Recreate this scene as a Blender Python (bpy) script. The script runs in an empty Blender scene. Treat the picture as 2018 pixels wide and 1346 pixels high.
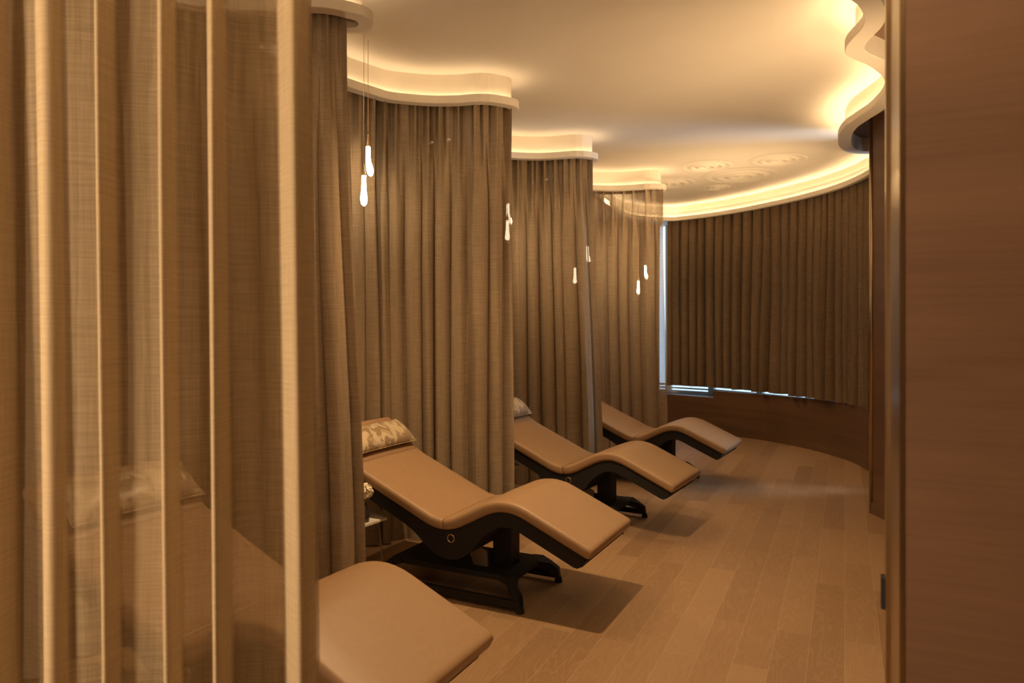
import bpy, bmesh, math, random
from mathutils import Vector, Matrix
random.seed(7)
S = bpy.context.scene
COL = S.collection
# ------------------------------------------------------------------ camera, world, exposure
EYE = 1.5                      # eye height
HL = EYE + 1.57                # underside of the pelmets
HC = EYE + 1.79                # ceiling
cam_d = bpy.data.cameras.new('camera'); cam = bpy.data.objects.new('camera', cam_d); COL.objects.link(cam)
cam.location = (0, 0, EYE); cam.rotation_euler = (math.pi/2, 0, 0)
cam_d.sensor_width = 36; cam_d.lens = 1400/2018*36
cam_d.shift_y = -(673-645)/2018
cam_d.clip_start = .02; cam_d.clip_end = 100
cam_d.dof.use_dof = True; cam_d.dof.focus_distance = 4.6; cam_d.dof.aperture_fstop = 3.2
S.camera = cam
S.view_settings.view_transform = 'Standard'; S.view_settings.look = 'None'
S.view_settings.gamma = 1; S.view_settings.use_curve_mapping = False
S.view_settings.exposure = 0.22
w = bpy.data.worlds.new('world'); S.world = w; w.use_nodes = True
bg = w.node_tree.nodes['Background']; bg.inputs[0].default_value = (.5, .76, 1, 1); bg.inputs[1].default_value = 1.6

WARM = (1.0, .65, .335)
def light(kind, name, loc, power, color=WARM, **k):
    d = bpy.data.lights.new(name, kind); d.energy = power; d.color = color
    for a, b in k.items():
        if a != 'aim': setattr(d, a, b)
    o = bpy.data.objects.new(name, d); COL.objects.link(o); o.location = loc
    if 'aim' in k:
        o.rotation_euler = (Vector(k['aim'])-Vector(loc)).to_track_quat('-Z', 'Y').to_euler()
    return o
def downlight(loc, power, aim=None, size=125, r=.03, blend=.6):
    light('SPOT', 'downlight', loc, power, spot_size=math.radians(size), spot_blend=blend,
          shadow_soft_size=r, aim=aim or (loc[0], loc[1], 0))
downlight((.08, 3.5, HC-.02), 185, size=112, blend=.9)
for x, y in ((-1.24, 4.15), (-.42, 5.75), (.36, 7.35), (1.3, 9.0)):
    downlight((x, y, HC-.03), 50, size=120)
downlight((.45, .2, HC-.03), 24, aim=(1.0, 1.3, 1.5), size=80)  # spot added to brighten the near partition, no known fixture
downlight((-.45, 2.05, HC-.03), 12)  # extra spot added for the nearest lounger, no fixture known here
# warm fill added to lift the ceiling and near curtain, hidden from the camera
light('AREA', 'fill_light', (2.45, 3.2, 1.6), 16, WARM, shape='RECTANGLE', size=.5, size_y=.9, spread=math.radians(85), aim=(1.3, 5.4, HC))
light('AREA', 'fill_light', (3.26, 6.2, .9), 15, WARM, shape='RECTANGLE', size=.3, size_y=.5, spread=math.radians(65), aim=(2.1, 8.2, HC))
light('AREA', 'fill_light', (-2.1, .25, 1.6), 60, (1, .74, .48), shape='RECTANGLE', size=.35, size_y=2.2, aim=(-.9, 1.65, 1.5))
light('AREA', 'fill_light', (.2, -.7, 1.9), 24, WARM, shape='RECTANGLE', size=1.6, size_y=.8, spread=math.radians(75), aim=(.2, .75, HC))
# daylight that comes in through the window beyond the right hand panel
light('AREA', 'daylight', (4.75, 6.55, 1.9), 95, (.62, .78, 1), shape='RECTANGLE', size=.22, size_y=2.6, aim=(1.2, 6.66, 1.8))

# ------------------------------------------------------------------ helpers
def tag(o, label=None, cat=None, group=None, kind=None):
    if label: o['label'] = label
    if cat: o['category'] = cat
    if group: o['group'] = group
    if kind: o['kind'] = kind
    return o
def empty(name, loc, rz=0, **k):
    o = bpy.data.objects.new(name, None); COL.objects.link(o)
    o.location = loc; o.rotation_euler = (0, 0, rz); o.empty_display_size = .1
    return tag(o, **k)
def link(name, me, mat, parent=None, smooth=False, **k):
    if smooth:
        for p in me.polygons: p.use_smooth = True
    o = bpy.data.objects.new(name, me); COL.objects.link(o)
    if mat: me.materials.append(mat)
    if parent: o.parent = parent
    return tag(o, **k)
def mesh(name, vs, fs):
    me = bpy.data.meshes.new(name); me.from_pydata([tuple(v) for v in vs], [], fs); me.update(); return me
def bm_obj(name, bm, mat, parent=None, smooth=False, **k):
    bmesh.ops.recalc_face_normals(bm, faces=bm.faces)
    me = bpy.data.meshes.new(name); bm.to_mesh(me); bm.free()
    return link(name, me, mat, parent, smooth, **k)
def copy_tree(o, parent=None):
    c = o.copy(); COL.objects.link(c); c.parent = parent
    for ch in list(o.children): copy_tree(ch, c)
    return c
def bm_box(bm, x0, x1, y0, y1, z0, z1, M=None):
    vs = [bm.verts.new((x, y, z)) for z in (z0, z1) for x, y in ((x0, y0), (x1, y0), (x1, y1), (x0, y1))]
    for f in ((0,3,2,1),(4,5,6,7),(0,1,5,4),(1,2,6,5),(2,3,7,6),(3,0,4,7)): bm.faces.new([vs[i] for i in f])
    if M:
        for v in vs: v.co = M @ v.co
    return vs
def bevel(bm, w, seg=2):
    bmesh.ops.bevel(bm, geom=list(bm.edges), offset=w, segments=seg, affect='EDGES', profile=.5)
def bm_tube(bm, pts, r, n=10, cap=True):
    pts = [Vector(p) for p in pts]; rings = []
    for i, p in enumerate(pts):
        t = (pts[min(i+1, len(pts)-1)]-pts[max(i-1, 0)]).normalized()
        a = t.orthogonal().normalized() if i == 0 else (a - t*a.dot(t)).normalized()
        b = t.cross(a); rr = r[i] if isinstance(r, (list, tuple)) else r
        rings.append([bm.verts.new(p+(a*math.cos(2*math.pi*k/n)+b*math.sin(2*math.pi*k/n))*rr) for k in range(n)])
    for q in range(len(rings)-1):
        for k in range(n): bm.faces.new((rings[q][k], rings[q][(k+1) % n], rings[q+1][(k+1) % n], rings[q+1][k]))
    if cap: bm.faces.new(rings[0][::-1]); bm.faces.new(rings[-1])
def catmull(pts, n=10):
    P = [Vector(p) for p in pts]; P = [P[0]*2-P[1]] + P + [P[-1]*2-P[-2]]; out = []
    for i in range(1, len(P)-2):
        for k in range(n):
            t = k/n
            out.append(.5*((2*P[i])+(P[i+1]-P[i-1])*t+(2*P[i-1]-5*P[i]+4*P[i+1]-P[i+2])*t*t+(3*P[i]-P[i-1]-3*P[i+1]+P[i+2])*t**3))
    out.append(P[-2]); return out
def resample(pts, step):
    out = [pts[0].copy()]; acc = 0
    L = sum((pts[i+1]-pts[i]).length for i in range(len(pts)-1)); n = max(2, int(L/step)); d = L/n
    i = 0; pos = 0; seg = (pts[1]-pts[0]).length; start = 0
    for k in range(1, n+1):
        s = k*d
        while start+seg < s-1e-9 and i < len(pts)-2:
            start += seg; i += 1; seg = (pts[i+1]-pts[i]).length
        t = min(1, (s-start)/max(seg, 1e-9)); out.append(pts[i].lerp(pts[i+1], t))
    return out, L
def sstep(a, b, x):
    t = min(1, max(0, (x-a)/(b-a))); return t*t*(3-2*t)

# ------------------------------------------------------------------ materials
class N:
    def __init__(s, name):
        s.m = bpy.data.materials.new(name); s.m.use_nodes = True; s.t = s.m.node_tree
        s.b = s.t.nodes['Principled BSDF']; s.out = s.t.nodes['Material Output']
    def n(s, ty, **k):
        nd = s.t.nodes.new(ty)
        for a, v in k.items():
            if a.startswith('i_'): nd.inputs[a[2:].replace('_', ' ')].default_value = v
            else: setattr(nd, a, v)
        return nd
    def l(s, a, b): s.t.links.new(a, b)
    def ramp(s, fac, stops):
        r = s.n('ShaderNodeValToRGB'); s.l(fac, r.inputs[0])
        while len(r.color_ramp.elements) < len(stops): r.color_ramp.elements.new(.5)
        for e, (p, c) in zip(r.color_ramp.elements, stops): e.position = p; e.color = (*c, 1) if len(c) == 3 else c
        return r
    def mapped(s, src='Object', scale=(1,1,1), rot=(0,0,0)):
        tc = s.n('ShaderNodeTexCoord'); mp = s.n('ShaderNodeMapping')
        mp.inputs['Scale'].default_value = scale; mp.inputs['Rotation'].default_value = rot
        s.l(tc.outputs[src], mp.inputs[0]); return mp.outputs[0]
    def noise(s, vec, scale, detail=3, rough=.5, dist=0):
        n = s.n('ShaderNodeTexNoise'); n.inputs['Scale'].default_value = scale; n.inputs['Detail'].default_value = detail
        n.inputs['Roughness'].default_value = rough; n.inputs['Distortion'].default_value = dist
        if vec: s.l(vec, n.inputs['Vector'])
        return n.outputs[0]
    def bump(s, h, strength=.2, dist=.002):
        b = s.n('ShaderNodeBump'); b.inputs['Strength'].default_value = strength; b.inputs['Distance'].default_value = dist
        s.l(h, b.inputs['Height']); return b.outputs[0]
    def mix(s, f, a, b, mode='MIX'):
        m = s.n('ShaderNodeMix'); m.data_type = 'RGBA'; m.blend_type = mode
        for sock, v in ((m.inputs[0], f), (m.inputs[6], a), (m.inputs[7], b)):
            if hasattr(v, 'is_linked'): s.l(v, sock)
            elif isinstance(v, (int, float)): sock.default_value = v
            else: sock.default_value = (*v, 1)
        return m.outputs[2]
    def math(s, op, a, b=0.0):
        m = s.n('ShaderNodeMath'); m.operation = op
        for sock, v in ((m.inputs[0], a), (m.inputs[1], b)):
            if hasattr(v, 'is_linked'): s.l(v, sock)
            else: sock.default_value = v
        return m.outputs[0]
def plain(name, col, rough=.5, metal=0, noise=.06, scale=12, bump=0):
    s = N(name); v = s.mapped('Object'); f = s.noise(v, scale, 4)
    c = s.ramp(f, [(.3, tuple(x*(1-noise) for x in col)), (.7, tuple(min(1, x*(1+noise)) for x in col))])
    s.l(c.outputs[0], s.b.inputs['Base Color']); s.b.inputs['Roughness'].default_value = rough; s.b.inputs['Metallic'].default_value = metal
    if bump: s.l(s.bump(s.noise(v, 300, 2), bump), s.b.inputs['Normal'])
    return s.m
def emit(name, col, k):
    s = N(name); e = s.n('ShaderNodeEmission'); e.inputs[0].default_value = (*col, 1); e.inputs[1].default_value = k
    s.l(e.outputs[0], s.out.inputs[0]); return s.m
def cloth(name, c1, c2, sheer, transl, wscale=1.0):
    s = N(name); tc = s.n('ShaderNodeTexCoord')
    def uvn(sx, sy, sc, d=3):
        mp = s.n('ShaderNodeMapping'); mp.inputs['Scale'].default_value = (sx, sy, 1); s.l(tc.outputs['UV'], mp.inputs[0])
        return s.noise(mp.outputs[0], sc*wscale, d)
    weft = uvn(6, 180, 1); warp = uvn(220, 5, 1); cloud = uvn(1.5, 3, 2)
    th = s.math('MULTIPLY', weft, .55); th = s.math('ADD', th, s.math('MULTIPLY', warp, .45))
    col = s.ramp(th, [(.36, c1), (.64, c2)]).outputs[0]
    d = s.n('ShaderNodeBsdfDiffuse'); s.l(col, d.inputs[0])
    nrm = s.bump(th, .5, .0015); s.l(nrm, d.inputs['Normal'])
    t = s.n('ShaderNodeBsdfTranslucent'); s.l(col, t.inputs[0])
    m1 = s.n('ShaderNodeMixShader'); m1.inputs[0].default_value = transl; s.l(d.outputs[0], m1.inputs[1]); s.l(t.outputs[0], m1.inputs[2])
    last = m1
    if sheer > 0:
        tr = s.n('ShaderNodeBsdfTransparent'); m2 = s.n('ShaderNodeMixShader')
        mr = s.n('ShaderNodeMapRange'); s.l(th, mr.inputs[0])
        mr.inputs[1].default_value = .35; mr.inputs[2].default_value = .65
        mr.inputs[3].default_value = sheer*1.25; mr.inputs[4].default_value = sheer*.75
        pa = s.n('ShaderNodeAttribute'); pa.attribute_name = 'ply'      # gathered cloth is several layers thick
        one = s.math('SUBTRACT', 1.0, s.math('MULTIPLY', pa.outputs['Fac'], .93))
        s.l(s.math('MULTIPLY', mr.outputs[0], one), m2.inputs[0]); s.l(s.math('MULTIPLY', one, transl), m1.inputs[0]); s.l(m1.outputs[0], m2.inputs[1]); s.l(tr.outputs[0], m2.inputs[2]); last = m2
    s.l(last.outputs[0], s.out.inputs[0]); return s.m
def veneer(name, dark, light_, zscale=(.55, .55, 9)):
    s = N(name); v = s.mapped('Object', zscale)
    a = s.noise(v, 1.1, 3, .5, .6); b = s.noise(s.mapped('Object', (1.2, 1.2, 60)), 2.2, 4, .6, .3)
    f = s.math('ADD', s.math('MULTIPLY', a, .72), s.math('MULTIPLY', b, .28))
    c = s.ramp(f, [(.34, dark), (.5, tuple((p+q)/2 for p, q in zip(dark, light_))), (.66, light_)])
    s.l(c.outputs[0], s.b.inputs['Base Color']); s.b.inputs['Roughness'].default_value = .5
    s.l(s.bump(b, .12, .001), s.b.inputs['Normal']); return s.m
def planks():
    s = N('oak_floor'); A = math.radians(-64.9)
    v = s.mapped('Object', (1,1,1), (0, 0, A))
    br = s.n('ShaderNodeTexBrick'); br.offset = .37; br.offset_frequency = 2; br.squash = 1
    br.inputs['Scale'].default_value = 1; br.inputs['Brick Width'].default_value = 1.25; br.inputs['Row Height'].default_value = .152
    br.inputs['Mortar Size'].default_value = .0011; br.inputs['Mortar Smooth'].default_value = .3
    br.inputs['Color1'].default_value = (0,0,0,1); br.inputs['Color2'].default_value = (1,1,1,1); br.inputs['Mortar'].default_value = (.5,.5,.5,1)
    s.l(v, br.inputs['Vector'])
    rnd = br.outputs['Color']
    # grain, shifted from plank to plank
    comb = s.n('ShaderNodeCombineXYZ'); k = s.math('MULTIPLY', rnd, 37.0); s.l(k, comb.inputs[0]); s.l(k, comb.inputs[2])
    va = s.n('ShaderNodeVectorMath'); va.operation = 'ADD'; s.l(v, va.inputs[0]); s.l(comb.outputs[0], va.inputs[1])
    mp = s.n('ShaderNodeMapping'); mp.inputs['Scale'].default_value = (1.5, 11, 1); s.l(va.outputs[0], mp.inputs[0])
    base = s.noise(mp.outputs[0], .9, 2, .5, .5)
    rings = s.math('SINE', s.math('MULTIPLY', base, 95.0))
    rings = s.math('ADD', s.math('MULTIPLY', rings, .5), .5)
    mp2 = s.n('ShaderNodeMapping'); mp2.inputs['Scale'].default_value = (6, 190, 1); s.l(va.outputs[0], mp2.inputs[0])
    fine = s.noise(mp2.outputs[0], 1, 3)
    c0 = s.ramp(rnd, [(0, (.28, .165, .082)), (.5, (.35, .215, .112)), (1, (.43, .275, .15))]).outputs[0]
    c1 = s.mix(s.math('MULTIPLY', s.math('POWER', rings, 4.0), .28), c0, (.50, .34, .19))
    c2 = s.mix(s.math('MULTIPLY', fine, .35), c1, (.20, .12, .065))
    c3 = s.mix(s.math('MULTIPLY', br.outputs['Fac'], .6), c2, (.56, .42, .28))
    s.l(c3, s.b.inputs['Base Color']); s.b.inputs['Roughness'].default_value = .48
    s.l(s.bump(fine, .15, .0008), s.b.inputs['Normal']); return s.m
M = dict(
    ceiling=plain('ceiling_paint', (.78, .73, .64), .85, noise=.015, scale=3),
    pelmet=plain('pelmet_paint', (.78, .72, .62), .75, noise=.015),
    floor=planks(),
    veneer=veneer('brown_veneer', (.125, .064, .035), (.20, .108, .06), (.8, .8, 4)),
    veneer_dark=veneer('dark_veneer', (.12, .066, .036), (.18, .10, .056)),
    wall=plain('wall_paint', (.20, .13, .08), .8),
    linen=cloth('linen_curtain', (.29, .22, .145), (.44, .335, .225), .022, .17),
    sheer=cloth('sheer_linen', (.42, .32, .21), (.54, .42, .29), .27, .42),
    front=cloth('near_linen', (.40, .30, .18), (.50, .38, .235), .34, .42, 1.3),
    drape=cloth('blackout_drape', (.165, .108, .06), (.27, .185, .108), 0, .04),
    leather=plain('tan_upholstery', (.36, .225, .12), .45, noise=.03, scale=40, bump=.05),
    black=plain('black_shell', (.009, .008, .0075), .75, noise=.2, scale=60),
    steel=plain('dark_steel', (.010, .0095, .009), .6, .2),
    grey=plain('grey_bracket', (.22, .19, .16), .5, .3),
    brass=plain('brass', (.72, .52, .28), .3, 1.0),
    trim=plain('brushed_brass', (.46, .34, .20), .28, 1.0),
    rubber=plain('black_rubber', (.012, .012, .012), .8),
    white=plain('white_lacquer', (.75, .70, .60), .45, noise=.02),
    frame=plain('white_window_frame', (.8, .82, .84), .4, noise=.02),
    petal=plain('cream_petals', (.80, .72, .55), .8, noise=.12, scale=60),
    stem=plain('green_stem', (.08, .12, .04), .6),
    vase=plain('dark_vase', (.05, .04, .035), .25),
    cord=plain('pendant_cord', (.45, .32, .18), .5),
    led=emit('led_strip', (1.0, .70, .40), 8),
    led_back=emit('led_strip_window', (1.0, .70, .38), 26),
    bulb=emit('bulb_glow', (1.0, .80, .52), 38),
)
def silk():
    s = N('silk_pillow'); v = s.mapped('Object', (6, 9, 6)); n = s.noise(v, 1.3, 2, .5, 1.2)
    c = s.ramp(n, [(.47, (.33, .235, .125)), (.53, (.62, .50, .33))]); s.l(c.outputs[0], s.b.inputs['Base Color'])
    s.b.inputs['Roughness'].default_value = .38; s.b.inputs['Sheen Weight'].default_value = .3; return s.m
M['silk'] = silk()
def glass(name):
    s = N(name); t = s.n('ShaderNodeBsdfTransparent'); g = s.n('ShaderNodeBsdfGlossy'); g.inputs['Roughness'].default_value = .03
    f = s.n('ShaderNodeLayerWeight'); f.inputs['Blend'].default_value = .35
    m = s.n('ShaderNodeMixShader'); s.l(f.outputs['Facing'], m.inputs[0]); s.l(t.outputs[0], m.inputs[1]); s.l(g.outputs[0], m.inputs[2])
    s.l(m.outputs[0], s.out.inputs[0]); return s.m
M['glass'] = glass('clear_glass')

# ------------------------------------------------------------------ room shell
def strip_wall(name, pts, z0, z1, mat, thick=.06, side=1, **k):
    """a wall of real thickness along a plan line; thickness goes to the given side"""
    P = [Vector(p) for p in pts]; nrm = []
    for i in range(len(P)):
        t = (P[min(i+1, len(P)-1)]-P[max(i-1, 0)]).normalized(); nrm.append(Vector((-t.y, t.x))*side)
    bm = bmesh.new(); rows = []
    for p, n in zip(P, nrm):
        q = p+n*thick
        z0_ = z0(p) if callable(z0) else z0; z1_ = z1(p) if callable(z1) else z1
        rows.append([bm.verts.new(c) for c in ((p.x, p.y, z0_), (p.x, p.y, z1_), (q.x, q.y, z1_), (q.x, q.y, z0_))])
    for a, b in zip(rows, rows[1:]):
        for i in range(4): bm.faces.new((a[i], a[(i+1) % 4], b[(i+1) % 4], b[i]))
    bm.faces.new(rows[0]); bm.faces.new(rows[-1][::-1])
    return bm_obj(name, bm, mat, **k)
def slab(name, x0, x1, y0, y1, z0, z1, mat, bev=0, **k):
    bm = bmesh.new(); bm_box(bm, x0, x1, y0, y1, z0, z1)
    if bev: bevel(bm, bev)
    return bm_obj(name, bm, mat, **k)
slab('floor', -3.6, 4.6, -1.6, 11.6, -.1, 0, M['floor'], kind='structure')
ceil = slab('ceiling', -3.6, 4.3, -1.6, 11.4, HC, HC+.1, M['ceiling'], kind='structure')
LW = [(-3.0, -1.5), (-2.75, 1.5), (-2.05, 3.9), (-1.3, 5.6), (-.55, 7.1), (.1, 8.5), (.55, 9.25), (1.1, 10.2), (1.75, 11.1)]
strip_wall('wall_left', catmull(LW, 4), 0, HC, M['wall'], side=1, kind='structure')
strip_wall('wall_rear', [(-3.1, -1.4), (3.4, -1.4)], 0, HC, M['wall'], side=-1, kind='structure')
strip_wall('wall_right', [(3.3, -1.45), (3.05, 2.5), (2.93, 5.0), (2.914, 5.455), (2.902, 5.72), (2.94, 5.765)], 0, HL+.12, M['veneer'], thick=.12, side=-1, kind='structure')
strip_wall('wall_right_return', [(2.96, 5.765), (4.15, 5.80)], 0, HC, M['veneer_dark'], thick=.1, side=-1, kind='structure')
strip_wall('baseboard_right', [(3.035, 2.5), (2.918, 5.0), (2.902, 5.455), (2.890, 5.73), (2.93, 5.778)], 0, .095, M['veneer_dark'], thick=.012, side=-1, kind='structure')
bm = bmesh.new(); bm_tube(bm, [(2.905, 5.735, .0), (2.905, 5.735, HL+.12)], .02, 10)
bm_obj('trim_1', bm, M['trim'], smooth=True, kind='structure')
# low wall below the curved window
W = [(3.72, 5.80), (3.71, 6.8), (3.737, 7.436), (3.789, 7.895), (3.753, 8.367), (3.61, 8.898), (3.401, 9.354), (3.185, 9.64), (2.85, 10.07), (2.45, 10.5), (2.1, 10.8), (1.75, 11.0)]
WS = catmull(W, 6)
def sill_z(p):
    return .60+.045*sstep(10.1, 7.4, p.y) if p.y < 10.02 else .50
right_part = [p for p in WS if p.y < 10.02]; left_part = [p for p in WS if p.y >= 10.02]
strip_wall('wall_window', right_part+[left_part[0]], 0, lambda p: .60+.045*sstep(10.1, 7.4, p.y), M['veneer_dark'], thick=.05, side=-1, kind='structure')
strip_wall('wall_window_left', left_part, 0, .50, M['veneer_dark'], thick=.05, side=-1, kind='structure')
strip_wall('baseboard_window', [p+Vector((-.012, -.008)) for p in WS], 0, .085, M['veneer_dark'], thick=.012, side=-1, kind='structure')
G = [(4.1, 5.80), (4.12, 6.7), (4.2, 7.7), (4.12, 8.6), (3.9, 9.3), (3.5, 10.0), (3.0, 10.65), (2.45, 11.1), (1.75, 11.3)]
bm = bmesh.new()
gs = catmull(G, 6); ws = WS[::-1][::-1]
gr, _ = resample([Vector((p.x, p.y)) for p in gs], .2); wr = []
for i in range(len(gr)):
    k = i/(len(gr)-1)*(len(WS)-1); a = int(min(k, len(WS)-2)); wr.append(WS[a].lerp(WS[a+1], k-a))
va = [bm.verts.new((p.x, p.y, .49)) for p in wr]; vb = [bm.verts.new((p.x, p.y, .49)) for p in gr]
vc = [bm.verts.new((p.x, p.y, .45)) for p in wr]; vd = [bm.verts.new((p.x, p.y, .45)) for p in gr]
for i in range(len(gr)-1):
    bm.faces.new((va[i], va[i+1], vb[i+1], vb[i])); bm.faces.new((vc[i], vd[i], vd[i+1], vc[i+1]))
    bm.faces.new((vb[i], vb[i+1], vd[i+1], vd[i]))
bm_obj('trim_2', bm, M['veneer_dark'], kind='structure')
strip_wall('wall_outer', gs, 0, .47, M['wall'], thick=.1, side=-1, kind='structure')
# windows: one frame and pane per bay
for n, (a, b) in enumerate(zip(G, G[1:]), 1):
    A, B = Vector(a), Vector(b); t = (B-A).normalized(); L = (B-A).length; ang = math.atan2(t.y, t.x)
    R = Matrix.Translation((A.x, A.y, 0)) @ Matrix.Rotation(ang, 4, 'Z')
    bm = bmesh.new()
    for x0, x1, z0, z1 in ((0, .05, .49, HC), (L-.05, L, .49, HC), (0, L, .49, .53), (0, L, .552, .575), (0, L, HC-.07, HC), (0, L, .60, .63)):
        bm_box(bm, x0, x1, -.03, .03, z0, z1, R)
    fr = bm_obj('window_%d' % n, bm, M['frame'], kind='structure')
    bm = bmesh.new(); bm_box(bm, .05, L-.05, -.004, .004, .63, HC-.07, R)
    bm_obj('window_pane', bm, M['glass'], fr)

strip_wall('daylight_baffle_1', [(3.98, 5.9), (3.99, 6.49)], .45, HC, M['veneer_dark'], thick=.05, side=-1, kind='structure')  # unseen baffles added to narrow the daylight to a slit
strip_wall('daylight_baffle_2', [(3.99, 6.62), (4.05, 7.15)], .45, HC, M['veneer_dark'], thick=.05, side=-1, kind='structure')
# near partition on the right, square to the floorboards, with its brass lined end
d = Vector((.424, .905)); e = Vector((.905, -.424)); p0 = Vector((.716, 1.30))
bm = bmesh.new(); T = .37
def quadprism(bm, p, u, v, z0, z1):
    c = [p, p+u, p+u+v, p+v]
    lo = [bm.verts.new((q.x, q.y, z0)) for q in c]; hi = [bm.verts.new((q.x, q.y, z1)) for q in c]
    bm.faces.new(lo[::-1]); bm.faces.new(hi)
    for i in range(4): bm.faces.new((lo[i], lo[(i+1) % 4], hi[(i+1) % 4], hi[i]))
quadprism(bm, p0+e*.002, e*2.6, d*T, 0, HC)
near = bm_obj('wall_near', bm, M['veneer'], kind='structure')
bm = bmesh.new(); quadprism(bm, p0-e*.006-d*.002, e*.008, d*(T+.004), 0, HC)
quadprism(bm, p0-e*.014+d*.30, e*.008, d*.05, 0, HC)
bm_obj('trim_3', bm, M['trim'], kind='structure')
bm = bmesh.new(); quadprism(bm, p0-e*.022+d*.335, e*.01, d*.035, EYE-.64, EYE-.57)
bm_obj('trim_4', bm, M['black'], kind='structure')

# rippled plaster rings in the ceiling
for x, y, r in ((2.709, 8.409, .46), (2.852, 7.60, .31), (2.16, 7.90, .30), (2.64, 9.08, .22), (1.95, 8.85, .36)):
    bm = bmesh.new(); rings = []; nr, na = 72, 160
    for i in range(nr+1):
        q = i/nr; z = -.0015-.018*(.5+.5*math.cos(q*2*math.pi*3.5))*(1-q**3)*(1 if i < nr else 0)
        if i == 0: rings.append([bm.verts.new((x, y, HC+z))]); continue
        rings.append([bm.verts.new((x+r*q*math.cos(2*math.pi*k/na), y+r*q*math.sin(2*math.pi*k/na), HC+z)) for k in range(na)])
    for k in range(na): bm.faces.new((rings[0][0], rings[1][k], rings[1][(k+1) % na]))
    for i in range(1, nr):
        for k in range(na): bm.faces.new((rings[i][k], rings[i+1][k], rings[i+1][(k+1) % na], rings[i][(k+1) % na]))
    o = bm_obj('ripple_relief', bm, M['ceiling'], ceil, smooth=True)

# ------------------------------------------------------------------ pelmets with cove light
def sweep(name, base, nor, prof, mat, parent=None, close=False, **k):
    vs = []; fs = []; m = len(prof)
    for b, n in zip(base, nor):
        for o, z in prof: vs.append((b.x+n.x*o, b.y+n.y*o, z))
    for i in range(len(base)-1):
        for j in range(m if close else m-1):
            a = i*m+j; c = i*m+(j+1) % m; fs.append((a, c, c+m, a+m))
    me = mesh(name, vs, fs); bm = bmesh.new(); bm.from_mesh(me); bmesh.ops.remove_doubles(bm, verts=bm.verts, dist=1e-5)
    return bm_obj(name, bm, mat, parent, **k)
def normals(P):
    out = []
    for i in range(len(P)):
        t = (P[min(i+1, len(P)-1)]-P[max(i-1, 0)]).normalized(); out.append(Vector((t.y, -t.x)))
    return out
NP = [0]
def pelmet(path, led=M['led']):
    """double sided pelmet: path runs from the wall to the rounded nose; normals point to the camera side first"""
    P, _ = resample(catmull([Vector(p) for p in path], 10), .03); nn = normals(P)
    base = list(P); nor = list(nn)
    a0 = math.atan2(nn[-1].y, nn[-1].x)
    for k in range(1, 24):
        a = a0+math.pi*k/24; base.append(P[-1]); nor.append(Vector((math.cos(a), math.sin(a))))
    base += P[::-1]; nor += [-n for n in nn[::-1]]
    R = .13
    prof = [(0, HL+.12), (.055, HL+.12), (.055, HL+.002), (.057, HL), (R-.003, HL), (R, HL+.003), (R, HL+.055), (R-.012, HL+.055), (R-.012, HL+.018), (R-.055, HL+.018), (R-.055, HC+.002)]
    NP[0] += 1
    o = sweep('trim_%d' % (10+NP[0]), base, nor, prof, M['pelmet'], kind='structure')
    sweep('led_strip', base, nor, [(R-.050, HL+.044), (R-.026, HL+.044), (R-.026, HL+.038), (R-.050, HL+.038)], led, o, close=True)
    return o
def shift(P, dx, dy): return [(x+dx, y+dy) for x, y in P]
PC = [(-1.52, 4.12), (-1.30, 4.50), (-1.168, 4.715), (-1.075, 4.83), (-.918, 5.0), (-.71, 5.08), (-.535, 5.11), (-.355, 5.10), (-.2, 5.07), (-.08, 5.13)]
PB = shift(PC, -.77, -1.46)
PD = [(-.62, 6.12), (-.42, 6.42), (-.22, 6.62), (-.038, 6.70), (.123, 6.74), (.296, 6.745), (.475, 6.70), (.60, 6.66), (.68, 6.69)]
PE = [(.30, 7.78), (.48, 8.0), (.68, 8.16), (.92, 8.24), (1.186, 8.27), (1.449, 8.20), (1.56, 8.15), (1.635, 8.15)]
PA = [(-1.85, 1.35), (-1.45, 1.50), (-1.05, 1.56), (-.75, 1.60), (-.50, 1.66)]
for p in (PA, PB, PC, PD, PE): pelmet(p)
def half_pelmet(path, led, depth=.10, slot=True):
    P, _ = resample(catmull([Vector(p) for p in path], 10), .03); nn = normals(P)
    prof = [(-depth, HL+.13), (-depth, HL+.002), (-depth+.002, HL), (-.003, HL), (0, HL+.003), (0, HL+.055), (-.012, HL+.055), (-.012, HL+.018), (-.055, HL+.018), (-.055, HC+.002)]
    NP[0] += 1
    o = sweep('trim_%d' % (10+NP[0]), P, nn, prof, M['pelmet'], kind='structure')
    sweep('led_strip', P, nn, [(-.050, HL+.044), (-.026, HL+.044), (-.026, HL+.038), (-.050, HL+.038)], led, o, close=True)
    return P, nn, o
BK = [(.98, 8.40), (1.19, 9.0), (1.406, 9.557), (1.53, 9.9), (1.72, 10.2), (1.93, 10.38), (2.2, 10.46), (2.38, 10.48), (2.47, 10.42), (2.83, 10.06), (3.15, 9.58), (3.42, 9.02), (3.60, 8.5), (3.69, 8.05), (3.70, 7.6), (3.655, 7.24), (3.60, 7.0)]
P, nn, _ = half_pelmet(BK, M['led_back'], .055)
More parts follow.
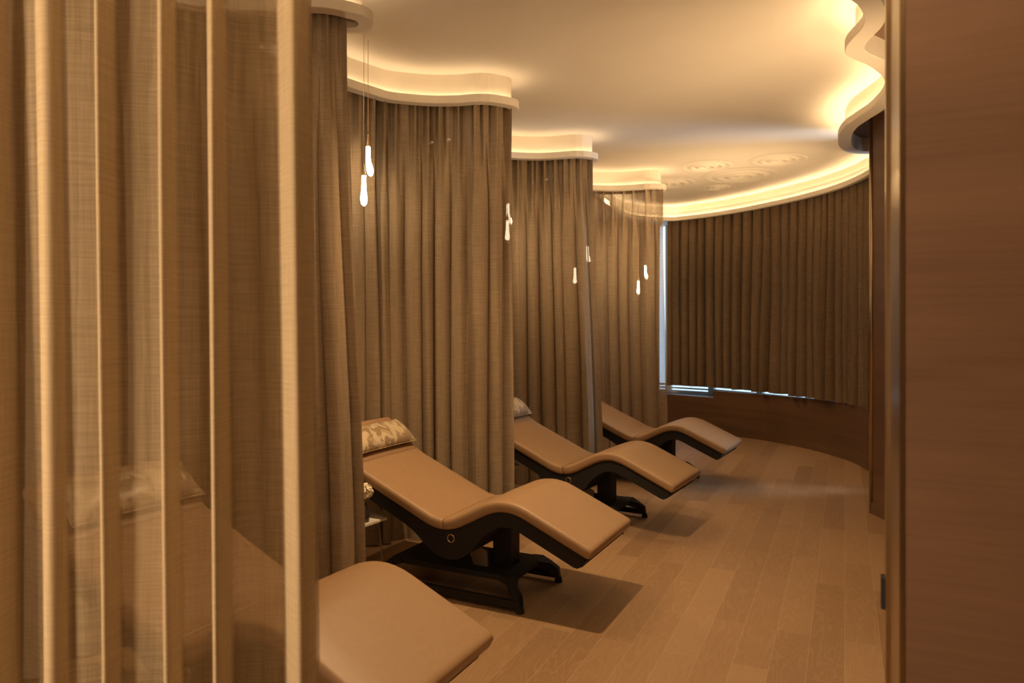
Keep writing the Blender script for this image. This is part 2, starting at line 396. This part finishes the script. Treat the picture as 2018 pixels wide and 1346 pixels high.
# soffit behind the back pelmet, above the curtains
bm = bmesh.new(); a = [bm.verts.new((p.x-n.x*.05, p.y-n.y*.05, HL+.02)) for p, n in zip(P, nn)]
b = [bm.verts.new((p.x-n.x*.8, p.y-n.y*.8, HL+.02)) for p, n in zip(P, nn)]
for i in range(len(a)-1): bm.faces.new((a[i], a[i+1], b[i+1], b[i]))
bm_obj('trim_20', bm, M['pelmet'], kind='structure')
RT = [(3.70, 6.46), (3.246, 6.446), (3.045, 6.40), (2.86, 6.20), (2.70, 5.88), (2.615, 5.60), (2.597, 5.387), (2.582, 5.12), (2.519, 4.83), (2.43, 4.62), (2.31, 4.44), (2.143, 4.27), (1.986, 4.153), (1.905, 4.063), (1.868, 3.97), (1.85, 3.863), (1.837, 3.74), (1.80, 3.63), (1.745, 3.54), (1.67, 3.45), (1.50, 3.30), (1.36, 3.1), (1.30, 2.85), (1.32, 2.5), (1.38, 2.1)]
P, nn, o = half_pelmet(RT[::-1][::-1], M['led_back'], .10)
bm = bmesh.new(); a = [bm.verts.new((p.x-n.x*.09, p.y-n.y*.09, HL+.12)) for p, n in zip(P, nn)]
b = [bm.verts.new((4.1, p.y*1.0, HL+.12)) for p in P]
for i in range(len(a)-1):
    if abs(P[i].y-P[i+1].y) > 1e-4: bm.faces.new((a[i], a[i+1], b[i+1], b[i]))
bm_obj('trim_21', bm, M['wall'], kind='structure')  # recess ceiling in brown wall paint, its shade put into the colour

# ------------------------------------------------------------------ curtains
def curtain(name, path, mat, label, cat, zt, zb, lam=.118, amp=.056, drift=(0, 0), tail=.0, seed=1, pleat=True, step=.0065, thick=False, group=None, skewb=0.0, saw=False):
    rnd = random.Random(seed)
    P, L = resample(catmull([Vector(p) for p in path], 12), step); nn = normals(P)
    # fold table: uneven widths and depths
    edges = [0.0]; amps = []; skew = []; lats = []
    while edges[-1] < L:
        edges.append(edges[-1]+lam*rnd.uniform(.72, 1.3)); amps.append(amp*rnd.uniform(.5, 1.4)); skew.append(skewb+rnd.uniform(-.45, .45)); lats.append(rnd.uniform(.15, 1.05) if pleat else rnd.uniform(-.1, .75))
    sc = L/edges[-1]; edges = [q*sc for q in edges]
    nz = 34; zs = [zt+(zb-zt)*(k/nz) for k in range(nz+1)]
    kk = [rnd.uniform(0, 6.28) for _ in range(6)]
    vs = []; fs = []; uv = []; j = 0; arc = 0; prev = None; arcs = []
    cols = []; ply = []
    for i, (p, n) in enumerate(zip(P, nn)):
        s = L*i/(len(P)-1)
        while j < len(edges)-2 and s > edges[j+1]: j += 1
        f = (s-edges[j])/(edges[j+1]-edges[j]); t = Vector((-n.y, n.x))
        jn = min(j+1, len(amps)-1)
        A = amps[j]*(1-sstep(.5, 1, f)) + (amps[jn])*sstep(.5, 1, f)
        col = []
        for z in zs:
            h = (zt-z)
            dn = sstep(.0, .8, h) if pleat else 1
            # low on the cloth: round folds; at the heading: narrow pinched pleats on a flat band
            g = f+skew[j]*.22*math.sin(math.pi*f)*dn+.05*math.sin(z*1.9+kk[0]+s*3)*dn*math.sin(math.pi*f)
            c = .5+.5*math.cos(2*math.pi*g)
            low = (abs(math.cos(math.pi*g))**.75)*2-1
            if not pleat: low = (abs(math.cos(math.pi*g))**.5)*2-1
            if saw:
                wr = .40+.10*math.sin(j*2.3) if j < len(edges)-2 else .62
                fr = f if j < len(edges)-2 else min(1, f)-(1-wr)
                low = 2*(math.sin(math.pi*fr/wr)**1.1 if 0 < fr < wr else 0)-1+.16*math.sin(f*7+j)*f*(1-f)*4
            d2 = min(f, 1-f); top = 1.6*math.exp(-(d2/.09)**2)-.9*math.exp(-((d2-.2)/.07)**2)-.2
            v = top*(1-dn)+low*dn*(.92+.16*math.sin(z*1.3+kk[1]+j*1.7))
            lat = -.006*math.exp(-(f/.12)**2)*0 if saw else math.sin(2*math.pi*g)*.022*lats[j]*dn*(lam/.118)*(1.0 if pleat else 1.1)
            sway = .012*math.sin(s*5.1+kk[2]+z*.8)*sstep(0, 1.5, h)+.02*math.sin(s*2.3+kk[3])*sstep(.3, 2.5, h)
            if saw: py = 1 if 0 < fr < wr*.92 else 0
            elif pleat: py = math.exp(-(d2/.10)**2)*(1-.75*dn)
            else: py = 0
            ply.append(py)
            off = A*v*(.75+.35*sstep(0, 2.2, h))+sway
            k = sstep(0, 1, h/(zt-zb)*1.0)*(s/L)**2
            col.append(Vector((p.x+n.x*off+t.x*lat+drift[0]*k, p.y+n.y*off+t.y*lat+drift[1]*k, z+(tail*math.sin(s*17+kk[4])*.5 if z == zs[-1] else 0))))
        if prev is not None: arc += (col[nz//2]-prev[nz//2]).length
        prev = col; cols.append(col); arcs.append(arc)
    m = nz+1
    for c in cols: vs += c
    for i in range(len(cols)-1):
        for q in range(nz): a = i*m+q; fs.append((a, a+1, a+m+1, a+m))
    me = mesh(name, vs, fs); ul = me.uv_layers.new(name='UVMap')
    for lp in me.loops:
        i, q = divmod(lp.vertex_index, m); ul.data[lp.index].uv = (arcs[i], zs[q])
    at = me.attributes.new('ply', 'FLOAT', 'POINT'); at.data.foreach_set('value', ply)
    o = link(name, me, mat, smooth=True, label=label, cat=cat, group=group)
    # hem at the foot and heading tape as real parts
    return o
ZT = HL+.05
curtain('curtain', [(-1.95, 1.30), (-1.55, 1.48), (-1.1, 1.55), (-.75, 1.60), (-.475, 1.655)], M['front'], 'large out of focus linen curtain filling the left foreground', 'curtain', ZT, .02, lam=.108, amp=.036, drift=(.03, .0), seed=3, step=.004, saw=True)
curtain('curtain', PB[:-1]+[(-.865, 3.665)], M['linen'], 'narrow strip of linen curtain between foreground curtain and nearest hanging pendants', 'curtain', ZT, .015, drift=(.11, -.08), seed=11)
curtain('curtain', PC[:-1]+[(-.085, 5.12), (-.03, 5.15)], M['linen'], 'pleated linen curtain behind the lounger with whole satin pillow in view', 'curtain', ZT, .015, drift=(.02, -.1), seed=5)
curtain('curtain', PD[:-1]+[(.68, 6.68), (.745, 6.69)], M['linen'], 'pleated linen curtain behind the middle lounger with half hidden pillow', 'curtain', ZT, .015, drift=(.11, 0), seed=8)
curtain('curtain', PE[:-1]+[(1.63, 8.13), (1.70, 8.15)], M['sheer'], 'sheerest linen curtain with cove light showing through its heading, behind farthest lounger', 'curtain', ZT, .015, drift=(.06, 0), seed=21, lam=.15)
WC = [(2.36, 10.66), (2.55, 10.52), (2.95, 10.13), (3.27, 9.66), (3.53, 9.10), (3.71, 8.53), (3.80, 8.05), (3.81, 7.6), (3.765, 7.22), (3.70, 6.95)]
curtain('window_curtain', WC, M['drape'], 'wide heavy brown drapes covering the curved far window', 'curtain', ZT-.02, .64, lam=.155, amp=.085, seed=14, pleat=False, tail=.012, step=.008)
curtain('window_curtain', [(1.42, 10.25), (1.75, 10.72), (2.05, 10.93), (2.27, 10.98)], M['drape'], 'narrow brown drape gathered by the bright window gap at left end of the far wall', 'curtain', ZT-.02, .51, lam=.16, amp=.06, seed=15, pleat=False, tail=.01, step=.008)

# ------------------------------------------------------------------ loungers
def rounded_path(pts, rad, n=8):
    P = [Vector(p) for p in pts]; out = [P[0]]
    for i in range(1, len(P)-1):
        a, b, c = P[i-1], P[i], P[i+1]; r = rad[i]
        p = b+(a-b).normalized()*r; q = b+(c-b).normalized()*r
        for k in range(n+1):
            t = k/n; out.append(p*(1-t)**2+b*2*t*(1-t)+q*t*t)
    out.append(P[-1]); return out
TOP = [(-.83, .90), (-.61, .70), (0, .435), (.372, .628), (.872, .405)]
PATH = rounded_path(TOP, [0, .10, .10, .16, 0])
def offset_path(P, d):
    out = []
    for i in range(len(P)):
        t = (P[min(i+1, len(P)-1)]-P[max(i-1, 0)]).normalized(); out.append(P[i]+Vector((t.y, -t.x))*d)
    return out
def cushion_part(name, rows_pt, width, th, mat, parent, r=.022, e0=0, e1=0):
    """upholstered pad: rounded rectangular section run along the side profile; e0, e1 round the free ends over"""
    sec = []; hw = width/2; K = 5
    for cx, cz, a0 in ((hw-r, -r, 90), (hw-r, -th+r, 0), (-hw+r, -th+r, -90), (-hw+r, -r, 180)):
        for k in range(K):
            a = math.radians(a0-90*k/(K-1)); sec.append((cx+r*math.cos(a), cz+r*math.sin(a)))
    ring = sec+[(-(hw-r-(width-2*r)*k/6), .004*math.sin(math.pi*k/6)) for k in range(1, 6)]
    ends = [(.0, .70), (.006, .86), (.015, .96), (.026, 1.0)]
    bm = bmesh.new(); rows = []
    def row(c, t, s):
        n = Vector((-t.y, t.x)); mid = -th/2; vs = []
        for y, z in ring:
            ys = (abs(y)-(1-s)*th*.5)*(1 if y > 0 else -1) if abs(y) > th else y
            p = c+n*(mid+(z-mid)*s); vs.append(bm.verts.new((p.x, ys, p.y)))
        return vs
    P = rows_pt; n0 = 2 if e0 else 0; n1 = len(P)-2 if e1 else len(P)
    if e0:
        for dd, s in ends: rows.append(row(P[0][0]+P[0][1]*dd, P[0][1], s))
    for p, t in P[n0:n1]: rows.append(row(p, t, 1))
    if e1:
        for dd, s in ends[::-1]: rows.append(row(P[-1][0]-P[-1][1]*dd, P[-1][1], s))
    m = len(ring)
    for a, b in zip(rows, rows[1:]):
        for k in range(m): bm.faces.new((a[k], a[(k+1) % m], b[(k+1) % m], b[k]))
    bm.faces.new(rows[0]); bm.faces.new(rows[-1][::-1])
    return bm_obj(name, bm, mat, parent, smooth=True)
def split(path, u):
    a = [p for p in path if p.x <= u]; b = [p for p in path if p.x >= u]
    return a, b
def make_lounger():
    root = empty('lounge_chair', (0, 0, 0), cat='lounge chair')
    Q, _ = resample(PATH, .018)
    Q = [(p, (Q[min(k+1, len(Q)-1)]-Q[max(k-1, 0)]).normalized()) for k, p in enumerate(Q)]
    ih = min(range(len(Q)), key=lambda k: abs(Q[k][0].x+.60)); iv = min(range(len(Q)), key=lambda k: abs(Q[k][0].x))
    cushion_part('headrest', Q[:ih+1], .65, .062, M['leather'], root, e0=1)
    cushion_part('backrest', Q[ih:iv+1], .65, .062, M['leather'], root)
    cushion_part('seat', Q[iv:], .65, .062, M['leather'], root, e1=1)
    # shell below the pads
    up = offset_path(PATH, .056); P, _ = resample(up[2:], .02)
    P = [p for p in P if p.x < .845]
    bm = bmesh.new(); rows = []
    hw = .302
    def th(p): return .085+.085*math.exp(-((p.x-.03)/.13)**2)
    nP = len(P)
    for i, p in enumerate(P):
        t = (P[min(i+1, nP-1)]-P[max(i-1, 0)]).normalized(); n = Vector((t.y, -t.x))
        T = th(p); e_ = (nP-1-i)*.02; sh = 0
        up_, lo = 0, T
        if e_ < .04:
            q = math.sqrt(max(0, 1-((.04-e_)/.042)**2)); up_ = T*.5*(1-q); lo = T*.5*(1+q)
        A = p+n*up_; B = p+n*lo
        rows.append([bm.verts.new(v) for v in ((A.x, -hw, A.y), (A.x, hw, A.y), (B.x, hw, B.y), (B.x, -hw, B.y))])
    for r0, r1 in zip(rows, rows[1:]):
        for k in range(4): bm.faces.new((r0[k], r0[(k+1) % 4], r1[(k+1) % 4], r1[k]))
    bm.faces.new(rows[0]); bm.faces.new(rows[-1][::-1])
    shell = bm_obj('shell', bm, M['black'], root)
    # hollow between the side cheeks of the shell shows as a belly under the seat
    bm = bmesh.new(); bm_box(bm, -.14, .16, -.10, .16, .275, .36); bevel(bm, .02)
    bm_obj('actuator_box', bm, M['steel'], root)
    for sgn, nm in ((-1, 'ring'), (1, 'ring')):
        bm = bmesh.new(); K = 28
        pts = [(.045+.021*math.cos(2*math.pi*k/K), sgn*(hw+.003), .352+.021*math.sin(2*math.pi*k/K)) for k in range(K+1)]
        bm_tube(bm, pts, .0036, 8, cap=False)
        bm_obj('control_ring', bm, M['brass'], root, smooth=True, label='brass control ring')
    # column
    bm = bmesh.new(); bm_box(bm, .17, .285, -.06, .06, .15, .45); bevel(bm, .008)
    bm_obj('column', bm, M['steel'], root)
    bm = bmesh.new(); bm_tube(bm, [(.225, -.2, .42), (.225, .2, .42)], .035, 16); bm_tube(bm, [(.225, -.215, .42), (.225, .215, .42)], .02, 12)
    bm_obj('pivot', bm, M['steel'], root)
    bm = bmesh.new()
    pr = [(.05, .24), (.055, .28), (.085, .33), (.105, .32), (.12, .27), (.165, .25), (.17, .16), (.08, .16)]
    lo = [bm.verts.new((x, -.12, z)) for x, z in pr]; hi = [bm.verts.new((x, -.105, z)) for x, z in pr]
    bm.faces.new(lo); bm.faces.new(hi[::-1])
    for k in range(len(pr)): bm.faces.new((lo[k], lo[(k+1) % 8], hi[(k+1) % 8], hi[k]))
    bm_obj('bracket', bm, M['grey'], root, label='lighter grey metal lifting bracket')
    # base: raised plate, splayed legs, floor rails
    bm = bmesh.new()
    for z, gx, gy in ((.165, .36, .235), (.135, .37, .245)):
        pass
    q = [(-.42, -.20), (.34, -.20), (.37, -.12), (.37, .12), (.34, .20), (-.42, .20)]
    lo = [bm.verts.new((x, y, .128)) for x, y in q]; hi = [bm.verts.new((x, y, .158)) for x, y in q]
    bm.faces.new(lo[::-1]); bm.faces.new(hi)
    for k in range(6): bm.faces.new((lo[k], lo[(k+1) % 6], hi[(k+1) % 6], hi[k]))
    bm_obj('base_plate', bm, M['black'], root)
    for sx in (-1, 1):
        for sy in (-1, 1):
            # folded sheet leg: from the plate edge down and outward to the foot
            X = (lambda x: x) if sx > 0 else (lambda x: -.06-x)
            bm = bmesh.new()
            secs = [((.30, .10), (.30, .21), .158, .128), ((.36, .10), (.355, .225), .156, .118), ((.405, .215), (.395, .262), .118, .070), ((.445, .236), (.44, .274), .085, .028), ((.452, .238), (.447, .276), .03, .022)]
            rows = []
            for (a1, b1), (a2, b2), zt, zb in secs:
                rows.append([bm.verts.new((X(a1), sy*b1, zt)), bm.verts.new((X(a2), sy*b2, zt)), bm.verts.new((X(a2-.01), sy*b2, zb)), bm.verts.new((X(a1-.01), sy*b1, zb))])
            for r0, r1 in zip(rows, rows[1:]):
                for k in range(4): bm.faces.new((r0[k], r0[(k+1) % 4], r1[(k+1) % 4], r1[k]))
            bm.faces.new(rows[0]); bm.faces.new(rows[-1][::-1])
            lg = bm_obj('leg', bm, M['black'], root)
            bm = bmesh.new(); bm_tube(bm, [(X(.44), sy*.256, 0), (X(.44), sy*.256, .012), (X(.44), sy*.256, .034)], [.024, .022, .017], 16)
            bm_obj('foot', bm, M['rubber'], lg, smooth=False)
    for sy in (-1, 1):
        bm = bmesh.new(); bm_box(bm, -.47, .435, sy*.262-.012, sy*.262+.012, .022, .062)
        bm_obj('floor_rail', bm, M['steel'], root)
    return root
loc = [(-.98, 2.643, -.462), (-.235, 4.157, -.469), (.538, 5.611, -.532), (1.338, 7.093, -.529)]
labels = ['nearest tan lounge chair, mostly hidden behind the foreground curtain', 'tan lounge chair with full satin pillow and white table beside it',
          'middle tan lounge chair, its pillow half hidden by a curtain edge', 'farthest tan lounge chair, nearest to the low window wall']
proto = make_lounger(); CH = []
for i, (x, y, t) in enumerate(loc):
    o = proto if i == 0 else copy_tree(proto)
    o.location = (x, y, 0); o.rotation_euler.z = t; o['label'] = labels[i]; o['group'] = 'lounge chairs along the curtained bays'; CH.append(o)

# pillows
def make_pillow():
    bm = bmesh.new(); nu, nv = 26, 14; a, b = .30, .10; rows = {}
    for side in (1, -1):
        for i in range(nu+1):
            for j in range(nv+1):
                u = -1+2*i/nu; v = -1+2*j/nv
                ed = (1-u**8)*(1-v**4) if abs(u) < 1 and abs(v) < 1 else 0
                h = .05*(max(0, (1-abs(u)**6))**.55)*(max(0, (1-v*v))**.5)
                pinch = 1-.07*(1-abs(v))*abs(u)**6
                vp = 1-.10*(1-abs(u)**3)*0
                x = v*b*(1+.06*abs(u)**6); y = u*a*pinch
                h += .003*math.sin(u*9+v*3)*max(0, 1-v*v)
                rows[side, i, j] = bm.verts.new((x, y, side*max(h, 0)))
        for i in range(nu):
            for j in range(nv):
                f = [rows[side, i, j], rows[side, i+1, j], rows[side, i+1, j+1], rows[side, i, j+1]]
                bm.faces.new(f if side > 0 else f[::-1])
    bmesh.ops.remove_doubles(bm, verts=bm.verts, dist=1e-4)
    for f in [f for f in bm.faces if f.calc_area() < 1e-9]: pass
    o = bm_obj('pillow', bm, M['silk'], smooth=True)
    bm = bmesh.new(); K = 20; pts = []
    def pe(u, v):
        return (v*b*(1+.06*abs(u)**6), u*a*(1-.07*(1-abs(v))*abs(u)**6), 0)
    for k in range(K): pts.append(pe(-1+2*k/K, -1))
    for k in range(8): pts.append(pe(1, -1+2*k/8))
    for k in range(K): pts.append(pe(1-2*k/K, 1))
    for k in range(9): pts.append(pe(-1, 1-2*k/8))
    bm_tube(bm, pts, .0035, 6, cap=False); bm_obj('piping', bm, M['silk'], o, smooth=True)
    return o
pil = make_pillow()
def put_pillow(o, ch, label, yoff=0):
    x, y, t = ch; u, z = -.69, .815
    o.matrix_world = Matrix.Translation((x, y, 0)) @ Matrix.Rotation(t, 4, 'Z') @ Matrix.Translation((u, yoff, z)) @ Matrix.Rotation(math.radians(38), 4, 'Y')
    tag(o, label, 'pillow', 'patterned satin pillows on the headrests')
put_pillow(pil, loc[1], 'patterned gold satin pillow shown almost whole on the lounger beside the pendants', .02)
p2 = copy_tree(pil); put_pillow(p2, loc[2], 'patterned gold satin pillow end peeking past a curtain edge on middle lounger', .02)
p3 = copy_tree(pil); put_pillow(p3, loc[0], 'satin pillow seen dimly through the foreground curtain', .02)

# ------------------------------------------------------------------ side tables
def make_table():
    root = empty('side_table', (0, 0, 0), cat='table')
    bm = bmesh.new(); q = [(.21*math.cos(math.radians(a)), .21*math.sin(math.radians(a))) for a in (0, 52, 128, 180, 232, 308)]
    lo = [bm.verts.new((x, y, .388)) for x, y in q]; hi = [bm.verts.new((x, y, .40)) for x, y in q]
    bm.faces.new(lo[::-1]); bm.faces.new(hi)
    for k in range(6): bm.faces.new((lo[k], lo[(k+1) % 6], hi[(k+1) % 6], hi[k]))
    bm_obj('tabletop', bm, M['white'], root)
    for k in range(3):
        a = math.radians(10+120*k); c, s = math.cos(a), math.sin(a)
        bm = bmesh.new(); bm_tube(bm, [(c*.15, s*.15, .388), (c*.19, s*.19, .0)], .006, 8)
        bm_obj('leg', bm, M['grey'], root)
    return root
tb = make_table(); tb.location = (-.93, 4.13, 0)
tag(tb, 'white six-sided side table with pale flower on it, by the pillowed lounger', 'table', 'white side tables in the bays')
tb.rotation_euler.z = -.1
t2 = copy_tree(tb); t2.location = (-.145, 5.70, 0); t2['label'] = 'white side table whose tip shows past a curtain edge by the middle lounger'
# vase and flower
bm = bmesh.new(); fx, fy = -.838, 4.02
bm_tube(bm, [(fx, fy, .40), (fx, fy, .405), (fx, fy, .44), (fx, fy, .475), (fx, fy, .50)], [.022, .03, .034, .02, .016], 18)
vs_ = empty('flower_vase', (0, 0, 0)); tag(vs_, 'small dark vase with one cream flower on the white side table', 'vase')
bm_obj('vase', bm, M['vase'], vs_, smooth=True)
bm = bmesh.new(); bm_tube(bm, [(fx, fy, .49), (fx+.004, fy, .54)], .003, 6); fl = bm_obj('stem', bm, M['stem'], vs_)
bm = bmesh.new(); rr = random.Random(2)
for k in range(70):
    a = k*2.399; ph = math.acos(1-1.6*(k+.5)/70); r = .040
    n = Vector((math.sin(ph)*math.cos(a), math.sin(ph)*math.sin(a), math.cos(ph))); c = Vector((fx+.004, fy, .568))+n*r*rr.uniform(.75, 1)
    t = n.orthogonal().normalized(); t.rotate(Matrix.Rotation(rr.uniform(0, 6.28), 3, n)); b_ = n.cross(t)
    g = [c-t*.012-b_*.008, c+t*.012-b_*.008+n*.004, c+t*.010+b_*.010+n*.012, c-t*.010+b_*.010+n*.009]
    g2 = [x-n*.003 for x in g]; A = [bm.verts.new(x) for x in g]; B = [bm.verts.new(x) for x in g2]
    bm.faces.new(A); bm.faces.new(B[::-1])
    for q in range(4): bm.faces.new((A[q], A[(q+1) % 4], B[(q+1) % 4], B[q]))
bmesh.ops.create_icosphere(bm, subdivisions=2, radius=.032, matrix=Matrix.Translation((fx+.004, fy, .568)))
bm_obj('flower_head', bm, M['petal'], vs_)

# ------------------------------------------------------------------ pendants
def make_pendant(bend):
    root = empty('pendant_lamp', (0, 0, 0))
    def B(z): return bend*(sstep(-.08, -.17, z)) if bend else 0
    H = .19
    prof = [(0, .0125), (-.02, .0128), (-.06, .013), (-.09, .0145), (-.12, .018), (-.145, .0215), (-.165, .0225), (-.18, .018), (-.187, .010), (-.19, .001)]
    bm = bmesh.new(); bm_tube(bm, [(B(z), 0, z) for z, r in prof], [r*1.28 for z, r in prof], 18)
    gl = bm_obj('glass_drop', bm, M['glass'], root, smooth=True, label='clear glass teardrop')
    bm = bmesh.new(); pr = [(-.002, .0105), (-.06, .011), (-.10, .013), (-.135, .017), (-.155, .016), (-.165, .010), (-.168, .002)]
    bm_tube(bm, [(B(z), 0, z) for z, r in pr], [r*1.28 for z, r in pr], 14)
    bm_obj('lit_core', bm, M['bulb'], root, smooth=True, label='glowing lamp core')
    bm = bmesh.new(); bm_tube(bm, [(0, 0, 0), (0, 0, .01), (0, 0, .06), (0, 0, .075)], [.0125, .011, .003, .0012], 14)
    bm_obj('socket', bm, M['brass'], root, smooth=True)
    bm = bmesh.new(); bm_tube(bm, [(0, 0, .07), (0, 0, 2.0)], .0016, 6)
    bm_obj('cord', bm, M['cord'], root)
    return root
pA = make_pendant(0); pB = make_pendant(.014)
PEN = [((-.903, 4.33), .925, (-.895, 4.42), 1.125, 'the left pair before the curtain'),
       ((-.038, 5.93), .895, (-.034, 6.03), 1.05, 'the pair half covered by a curtain edge'),
       ((.665, 7.5), .63, (.80, 7.52), .86, 'the pair hidden behind the second curtain'),
       ((1.654, 9.3), .61, (1.747, 9.3), .81, 'the pair glowing through the sheerest curtain')]
for i, (a, za, b, zb, nm) in enumerate(PEN):
    for pr, (x, y), z, lab in ((pA, a, za, 'lower straight'), (pB, b, zb, 'upper bent')):
        o = pr if i == 0 else copy_tree(pr)
        o.location = (x, y, EYE+z)
        for c in o.children:
            if c.name.startswith('cord'):
                c.scale = (1, 1, (HC-EYE-z-.004)/2.0) if True else (1, 1, 1)
        tag(o, '%s glass teardrop pendant of %s' % (lab, nm), 'pendant lamp', 'glass teardrop pendants on thin cords')
